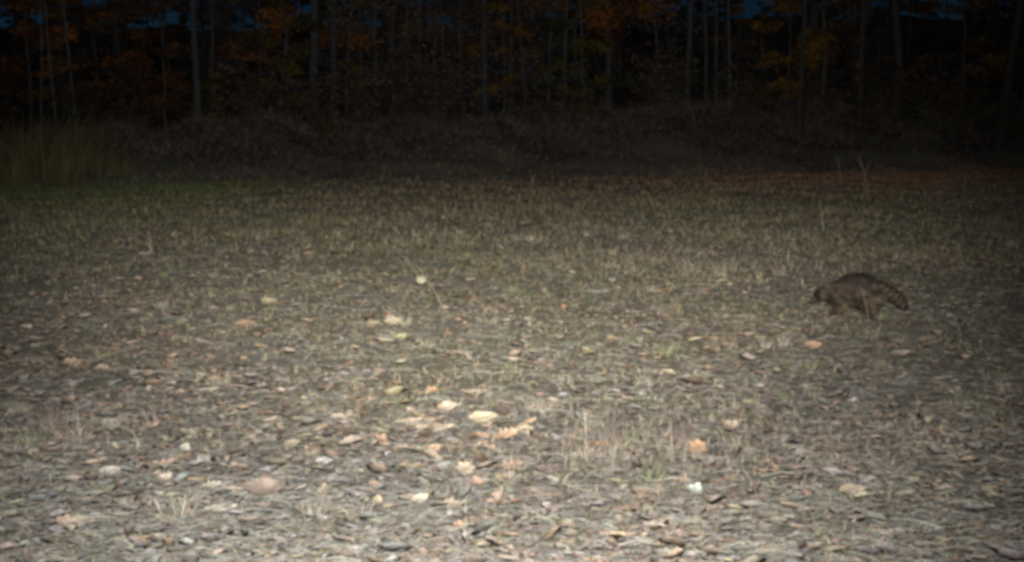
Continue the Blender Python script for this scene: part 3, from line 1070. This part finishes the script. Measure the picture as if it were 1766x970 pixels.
for kind, cu, px, py, ln, turn, tilt, colr, lab in special:
    o = link('fallen_leaf', LM[kind][cu], M_leaf)
    x, y, z = at(px, py)
    o.location = (x, y, z + .018 + ln * .30 * abs(tilt))
    o.rotation_euler = (rng.normal(.25, .1) + tilt * .6, -tilt * .5, R(turn))
    o.scale = (ln, ln, ln)
    o.color = (colr[0] * .55 + .03, colr[1] * .55 + .03, colr[2] * .55 + .03, 1)
    tag(o, lab, 'leaf', FL)
common = [((.36, .26, .17), 'tan brown'), ((.46, .37, .26), 'pale straw'), ((.41, .25, .15), 'rusty orange'), ((.36, .33, .29), 'grey weathered'), ((.20, .14, .10), 'dark brown'), ((.44, .31, .22), 'pinkish tan')]
LAND = [(832, 735, 'the big cream leaf'), (1198, 858, 'the pale green white leaf'), (318, 785, 'the square looking cream leaf'), (460, 862, 'the largest brown leaf'),
        (383, 886, 'the long cream leaf'), (300, 578, 'the dark curved twig'), (742, 500, 'the rounded seed head'), (1481, 520, 'the raccoon'), (1050, 740, 'the dark upright stems'),
        (935, 632, 'the long orange tan leaf'), (1275, 760, 'the thick bleached tuft'), (660, 564, 'the twin tan leaves'), (180, 706, 'the long pinkish leaf'), (465, 528, 'the yellow leaf'),
        (1470, 855, 'the broad tan leaf'), (1402, 603, 'the leaf before the raccoon'), (1032, 508, 'the large pale grey leaf'), (1150, 615, 'the yellow green weeds')]
SHAPE = {'oval': 'oval', 'long': 'slender', 'oak': 'lobed', 'maple': 'broad pointed'}


def photo_px(x, y, z):
    c, s_ = math.cos(PITCH), math.sin(PITCH)
    dz = z - CAM_H
    f, u = y * c - dz * s_, y * s_ + dz * c
    return W / 2 + F * x / f, H / 2 - F * u / f


def where(px, py):
    """phrases that place a point by the nearest landmarks"""
    for lx, ly, nm in sorted(LAND, key=lambda q: math.hypot(q[0] - px, 2 * (q[1] - py)))[:5]:
        dx, dy = px - lx, 2 * (py - ly)
        far = math.hypot(dx, dy)
        a = 'just' if far < 90 else '' if far < 220 else 'well'
        b = ('left of' if dx < 0 else 'right of') if abs(dx) > abs(dy) else ('beyond' if dy < 0 else 'in front of')
        yield ' '.join((a + ' ' + b + ' ' + nm).split())


def own_label(head, sizes, px, py):
    for w in where(px, py):
        for h_ in (head, sizes + ' ' + head):
            lab = h_ + ' ' + w
            if lab not in taken and len(lab.split()) <= 16:
                taken[lab] = 1
                return lab
    return None


HEAPS = [(760, 745, 110, 32), (330, 680, 100, 30), (150, 760, 110, 60), (620, 800, 160, 40), (400, 850, 170, 35), (700, 575, 120, 30), (880, 700, 200, 70), (300, 640, 130, 50)]
count, tries = 0, 0
while count < 252 and tries < 4000:
    tries += 1
    if count < 150:
        a, b, c_, d_ = HEAPS[0 if random.random() < .34 else random.randrange(len(HEAPS))]
        x, y, _ = at(min(1740, max(20, random.gauss(a, c_))), min(940, max(520, random.gauss(b, d_))))
    else:
        x, y = (float(q[0]) for q in spots(1, 4.3, 13, 2.0, .42))
    px, py = photo_px(x, y, hz(x, y))
    if not (12 < px < 1754 and 480 < py < 945):
        continue
    kind = random.choice(('oval', 'long', 'long', 'long', 'oak', 'maple'))
    ln = random.uniform(.06, .13) * (1 if y < 8 else 1.25)
    colr, word = common[random.choices(range(6), (.26, .2, .15, .12, .09, .18) if count >= 150 else (.25, .33, .14, .04, .02, .22))[0]]
    lab = own_label(word + ' ' + SHAPE[kind] + ' leaf', 'small' if ln < .085 else 'large' if ln > .115 else 'middling', px, py)
    if lab is None:
        continue
    o = link('fallen_leaf', LM[kind][random.randrange(3)], M_leaf)
    o.location = (x, y, hz(x, y) + .016)
    o.rotation_euler = (random.gauss(.12, .22), random.gauss(0, .15), random.gauss(0, .9) + math.pi * (random.random() < .5))
    o.scale = (ln * 1.15, ln * random.uniform(.55, .95), ln * .8)
    f = random.uniform(.62, .95) if count >= 150 else random.uniform(.64, .9)
    o.color = (colr[0] * f, colr[1] * f, colr[2] * f, 1)
    tag(o, lab, 'leaf', FL)
    count += 1
count = 0
while count < 64:
    x, y = (float(q[0]) for q in spots(1, 4.6, 20, 1.5, .42))
    px, py = photo_px(x, y, hz(x, y))
    if not (12 < px < 1754 and py < 930):
        continue
    dry = random.random() < .7
    s_ = random.uniform(.35, .85)
    lab = own_label('dry straw coloured grass tuft' if dry else 'olive green grass tuft', 'little' if s_ < .55 else 'fuller', px, py)
    if lab is None:
        continue
    o = link('grass_tuft', random.choice(T_dry if dry else T_green), M_grass)
    o.location = (x, y, hz(x, y))
    o.rotation_euler = (0, 0, random.random() * 6.28)
    o.scale = (s_, s_, s_)
    tag(o, lab, 'grass tuft', GT)
    count += 1


# ------------------------------------------------------------------ twigs and stalks
def stick(name, pts, rad, colr, label, cat, parent=None):
    o = link(name, MB().tube(pts, rad, 6).mesh(name), M_twig, parent)
    o.color = (*colr, 1)
    if label:
        tag(o, label, cat)
    return o


def ground_stick(pix, r, colr, label, lift=.015):
    pts = []
    for px, py in pix:
        x, y, z = at(px, py)
        pts.append(Vector((x, y, z + lift)))
    o0 = pts[0].copy()
    o = stick('twig', [p - o0 for p in pts], [r * (1 - .6 * i / (len(pts) - 1)) for i in range(len(pts))], colr, label, 'twig')
    o.location = o0
    return o


ground_stick([(392, 566), (350, 570), (315, 575), (270, 580), (215, 592)], .010, (.035, .03, .028), 'long dark curved twig lying on the ground at left')
ground_stick([(875, 442), (905, 458), (938, 474), (962, 486)], .006, (.38, .36, .30), 'long pale dead stem lying slantwise beyond the middle', .05)
ground_stick([(930, 662), (960, 666), (1005, 669)], .008, (.05, .043, .04), 'short dark twig lying in the middle of the field')
ground_stick([(340, 592), (365, 600), (378, 612)], .006, (.5, .42, .34), 'short pale bent twig at left below the dark curved twig', .03)
ground_stick([(1640, 655), (1600, 660), (1560, 655)], .005, (.32, .3, .25), 'thin pale twig lying at right below the raccoon', .02)
ground_stick([(225, 650), (330, 655), (400, 690)], .004, (.3, .28, .22), 'thin arched dead stem at left of the near field', .04)


def upright(px, py, top, r, colr, label, cat='stalk', name='dead_stalk', bend=.0, forks=()):
    x, y, z = at(px, py)
    root = empty(name, (x, y, z))
    k = y / F
    dx, h = (top[0] - px) * k, (py - top[1]) * k
    dy = bend
    pts = [Vector((dx * t + .03 * h * math.sin(t * 3), dy * t, h * t - .02 * (t == 0))) for t in (0, .25, .5, .75, 1)]
    stick('stem', pts, [r, r * .9, r * .8, r * .65, r * .4], colr, None, None, root)
    for t, ex, ez in forks:
        p = Vector((dx * t + .03 * h * math.sin(t * 3), dy * t, h * t))
        stick('side_stem', [p, p + Vector((ex * .5, .01, ez * .6)), p + Vector((ex, .02, ez))], [r * .6, r * .5, r * .3], colr, None, None, root)
    tag(root, label, cat, 'dead stalks standing in the field')
    return root


upright(1499, 557, (1463, 482), .003, (.25, .225, .2), 'thin pale leaning stalk in front of the raccoon', bend=-.25)
upright(1498, 345, (1478, 268), .007, (.17, .15, .13), 'tall thin leaning stalk at the far edge of the field above the raccoon', forks=((.55, .1, .25), (.7, -.12, .2)))
upright(1448, 304, (1442, 268), .009, (.2, .18, .16), 'short forked pale stalk left of the tall leaning stalk', forks=((.4, -.12, .28), (.6, .1, .22)))
upright(918, 338, (916, 300), .008, (.2, .18, .14), 'single upright pale stalk at the far edge near the middle', forks=((.6, .06, .18),))
upright(793, 762, (770, 738), .004, (.04, .034, .032), 'short dark stem poking up from the middle leaf heap', bend=.02)
upright(1420, 400, (1410, 345), .005, (.30, .27, .2), 'faint dry stalk in the far grass left of the raccoon', forks=((.5, .08, .14),))
upright(735, 495, (690, 440), .003, (.24, .2, .14), 'thin dark stalk behind the rounded seed head', bend=.1)
upright(1052, 770, (1060, 690), .0035, (.12, .09, .08), 'dark upright stem in front of bleached tufts right of the middle', forks=((.5, .03, .06), (.7, -.03, .05)))
upright(1010, 760, (1005, 700), .0025, (.40, .34, .26), 'thin pale stem left of the dark upright stem', forks=((.6, .02, .05),))
upright(1180, 770, (1183, 715), .003, (.13, .1, .09), 'dark short stem at the right of the bleached tufts', forks=((.5, .03, .05),))
upright(310, 900, (322, 850), .002, (.48, .42, .32), 'thin pale stem standing at the bottom left of centre', forks=((.5, -.02, .04),))
# stalk with a rounded pale head
x, y, z = at(765, 530)
root = upright(765, 530, (718, 456), .0035, (.22, .195, .13), 'leaning stalk with a rounded pale yellow head left of the middle', 'weed', 'weed')
g = bmesh.new()
bmesh.ops.create_icosphere(g, subdivisions=2, radius=.05)
for v in g.verts:
    v.co *= 1 + .16 * mnoise.noise(v.co * 40)
    v.co.z *= .78
me = bpy.data.meshes.new('seed_head')
g.to_mesh(me); g.free()
hd = link('seed_head', me, M_leaf, root)
hd.color = (.17, .152, .10, 1)
k = y / F
hd.location = ((727 - 765) * k, -.005, (530 - 481) * k)
hd.rotation_euler = (.2, .3, 0)

# ------------------------------------------------------------------ the raccoon
def raccoon():
    bm = bmesh.new()

    def ball(c, r, rot=None):
        m = Matrix.Translation(c) @ (rot.to_matrix().to_4x4() if rot else Matrix()) @ Matrix.Diagonal((*r, 1))
        bmesh.ops.create_icosphere(bm, subdivisions=3, radius=1, matrix=m)

    def limb(pts, rad, sy=1.0):
        """a closed tapered tube with round ends"""
        P = [Vector(p) for p in pts]
        fine, fr = [], []
        for i in range(len(P) - 1):
            for k in range(5):
                t = k / 5
                a, b, c, d = P[max(i - 1, 0)], P[i], P[i + 1], P[min(i + 2, len(P) - 1)]
                fine.append(.5 * ((2 * b) + (c - a) * t + (2 * a - 5 * b + 4 * c - d) * t * t + (3 * b - a - 3 * c + d) * t ** 3))
                fr.append(rad[i] * (1 - t) + rad[i + 1] * t)
        fine.append(P[-1]); fr.append(rad[-1])
        v, q = tube(fine, fr, 14)
        vs = [bm.verts.new(x) for x in v]
        for f in q:
            bm.faces.new([vs[i] for i in f])
        bm.faces.new(vs[:14][::-1]); bm.faces.new(vs[-14:])
        ball(fine[0], (fr[0],) * 3); ball(fine[-1], (fr[-1],) * 3)
    # trunk: low neck, arched back, round rump
    limb([(-.235, 0, .180), (-.17, 0, .185), (-.10, 0, .195), (-.035, 0, .218), (.03, 0, .221), (.10, 0, .197), (.15, 0, .185)],
         [.060, .086, .104, .120, .123, .106, .072])
    # head held low, snout to the ground
    ball((-.262, 0, .178), (.062, .058, .050), Matrix.Rotation(R(-38), 3, 'Y').to_quaternion())
    for sg in (-1, 1):
        ball((-.262, sg * .036, .158), (.036, .030, .034))
        ball((-.232, sg * .044, .236), (.013, .020, .030), Matrix.Rotation(R(12 * sg), 3, 'X').to_quaternion())
    limb([(-.29, 0, .152), (-.318, 0, .125), (-.337, 0, .108)], [.034, .023, .014])
    # front legs, one a little ahead
    for sg, dx in ((-1, -.018), (1, .03)):
        limb([(-.13, sg * .048, .15), (-.12 + dx * .4, sg * .056, .095), (-.15 + dx, sg * .052, .04), (-.158 + dx, sg * .05, .014)], [.05, .034, .020, .015])
        ball((-.172 + dx, sg * .05, .011), (.024, .018, .011))
        for k in range(5):
            limb([(-.183 + dx, sg * .05 + (k - 2) * .0075, .010), (-.200 + dx + abs(k - 2) * .003, sg * .05 + (k - 2) * .0105, .006)], [.0062, .0048])
    # hind legs with knee, hock and long flat foot
    for sg, dx in ((-1, 0), (1, -.045)):
        limb([(.10, sg * .05, .17), (.072 + dx, sg * .072, .115), (.118 + dx, sg * .064, .062), (.110 + dx, sg * .06, .022)], [.078, .056, .027, .019])
        ball((.085 + dx, sg * .06, .012), (.040, .019, .012))
        for k in range(5):
            limb([(.055 + dx, sg * .06 + (k - 2) * .008, .010), (.034 + dx + abs(k - 2) * .003, sg * .06 + (k - 2) * .011, .006)], [.0064, .005])
    # tail
    limb([(.10, 0, .205), (.165, 0, .228), (.225, -.005, .212), (.285, -.012, .170), (.328, -.018, .125), (.348, -.02, .098)],
         [.078, .060, .048, .046, .040, .022])
    bmesh.ops.recalc_face_normals(bm, faces=bm.faces)
    src = bpy.data.meshes.new('raw')
    bm.to_mesh(src); bm.free()
    tmp = bpy.data.objects.new('raw', src)
    col.objects.link(tmp)
    rm = tmp.modifiers.new('r', 'REMESH')
    rm.mode, rm.voxel_size = 'VOXEL', .0052
    sm = tmp.modifiers.new('s', 'SMOOTH')
    sm.factor, sm.iterations = .5, 7
    dg = bpy.context.evaluated_depsgraph_get()
    me = bpy.data.meshes.new_from_object(tmp.evaluated_get(dg))
    bpy.data.objects.remove(tmp); bpy.data.meshes.remove(src)
    n = len(me.vertices)
    P = np.zeros(n * 3, np.float32); me.vertices.foreach_get('co', P); P = P.reshape(-1, 3)
    N = np.zeros(n * 3, np.float32); me.vertices.foreach_get('normal', N); N = N.reshape(-1, 3)

    def coat(p):
        """the animal's markings: grizzled back, dark mask, pale muzzle, ringed tail, dark feet"""
        x, y, z = p[:, 0], p[:, 1], p[:, 2]
        c = np.tile(np.array([.058, .048, .036]), (len(p), 1))
        up = smooth(.24, .32, z)[:, None]
        c = c * (1 - up) + np.array([.034, .029, .024]) * up
        lo = smooth(.15, .09, z)[:, None] * (np.abs(x) < .25)[:, None]
        c = c * (1 - lo) + np.array([.072, .058, .036]) * lo
        feet = (smooth(.05, .03, z) * (x > -.24) * (x < .2))[:, None]
        c = c * (1 - feet) + np.array([.034, .03, .026]) * feet
        # tail rings along its length
        t = (x - .175) * .78 + (.235 - z) * .62
        tail = (x > .178) & (z > .02)
        ring = (np.sin(t * 2 * math.pi / .042) > 0) | (t > .205)
        c[tail & ring] = (.008, .007, .006)
        c[tail & ~ring] = (.090, .076, .052)
        # head
        hd = (x < -.225)
        s = (x + .262) * .62 + (.178 - z) * -.78            # along the head, towards the snout is negative
        eye = np.minimum(np.hypot(x + .292, z - .178), 1)
        msk = hd & (eye < .030) & (np.abs(y) > .012)
        chk = hd & (np.hypot(x + .262, z - .142) < .026)
        c[hd & (x < -.29) & (z < .168)] = (.06, .053, .042)
        c[chk] = (.06, .053, .042)
        c[hd & (z > .172) & (np.hypot(x + .283, z - .206) < .014)] = (.075, .067, .055)
        c[msk | (chk & (np.hypot(x + .28, z - .15) < .016))] = (.016, .014, .013)
        c[(z > .232) & (x < -.222) & (np.abs(y) > .03)] = (.075, .066, .055)
        return c * np.array([.50, .435, .36])
    C = coat(P)
    a = me.color_attributes.new('tint', 'FLOAT_COLOR', 'POINT')
    c4 = np.ones((n, 4), np.float32); c4[:, :3] = C
    a.data.foreach_set('color', c4.ravel())
    me.polygons.foreach_set('use_smooth', np.ones(len(me.polygons), bool))
    m_fur = mat_tint('fur', 'mesh', .7, .2, .3, 60)
    me.materials.clear(); me.materials.append(m_fur)
    x, y, z = at(1476, 548)
    root = empty('raccoon', (x, y, z + .0), -math.atan2(x, y) * .9)
    tag(root, 'raccoon with arched back, lowered head and ringed tail walking left across the field', 'raccoon')
    me.name = 'body'
    link('body', me, None, root)
    g = np.random.default_rng(5)
    k = 36000
    i = g.integers(0, n, k)
    p, nn, c = P[i] + g.normal(0, .0018, (k, 3)), N[i], coat(P[i] + g.normal(0, .002, (k, 3)))
    flow = np.tile(np.array([.85, 0, -.42]), (k, 1))
    hd = p[:, 0] < -.225
    tl = p[:, 0] > .18
    flow[hd] = (.78, 0, .35)
    flow[tl] = (.72, 0, -.65)
    d = nn * .6 + flow + g.normal(0, .24, (k, 3))
    d /= np.linalg.norm(d, axis=1)[:, None]
    L = .031 * g.uniform(.5, 1.35, k)
    L[hd] = .008 + .010 * smooth(-.30, -.23, p[hd, 0])
    L[tl] *= .62
    L[p[:, 2] < .045] = .006
    sd = np.cross(d, nn); sd /= np.linalg.norm(sd, axis=1)[:, None] + 1e-6
    w = .0016
    V = np.stack([p - sd * w - nn * .001, p + sd * w - nn * .001, p + d * L[:, None]], 1)
    clump = np.array([mnoise.noise(Vector(q) * 22) for q in p.tolist()])
    tl = p[:, 0] > .18
    tone = (g.choice([.3, .7, 1.0, 1.5, 3.0], k, p=[.22, .2, .23, .2, .15]) * np.where(tl, 1, np.clip(1 + 1.3 * clump, .35, 2.0)))[:, None]
    fc = np.clip(c * tone, .008, .4)
    fo = link('fur', mesh_np('fur', V.reshape(-1, 3), np.arange(k * 3).reshape(-1, 3), np.repeat(fc, 3, 0)), m_fur, root)
    tag(fo, kind='stuff')
    m_eye, _, _, b = new_mat('eye', .08, .6)
    b.inputs['Base Color'].default_value = (.01, .009, .008, 1)
    for sg in (-1, 1):
        e = bmesh.new(); bmesh.ops.create_icosphere(e, subdivisions=2, radius=.0075)
        em = bpy.data.meshes.new('eye'); e.to_mesh(em); e.free()
        link('eye', em, m_eye, root).location = (-.298, sg * .0365, .181)
    e = bmesh.new(); bmesh.ops.create_icosphere(e, subdivisions=2, radius=.010)
    for v in e.verts: v.co.x *= .8
    em = bpy.data.meshes.new('nose'); e.to_mesh(em); e.free()
    m_nose, _, _, b = new_mat('nose', .35, .4)
    b.inputs['Base Color'].default_value = (.012, .011, .011, 1)
    link('nose', em, m_nose, root).location = (-.348, 0, .104)
    # dark forepaw and hind claws are part of the body


raccoon()
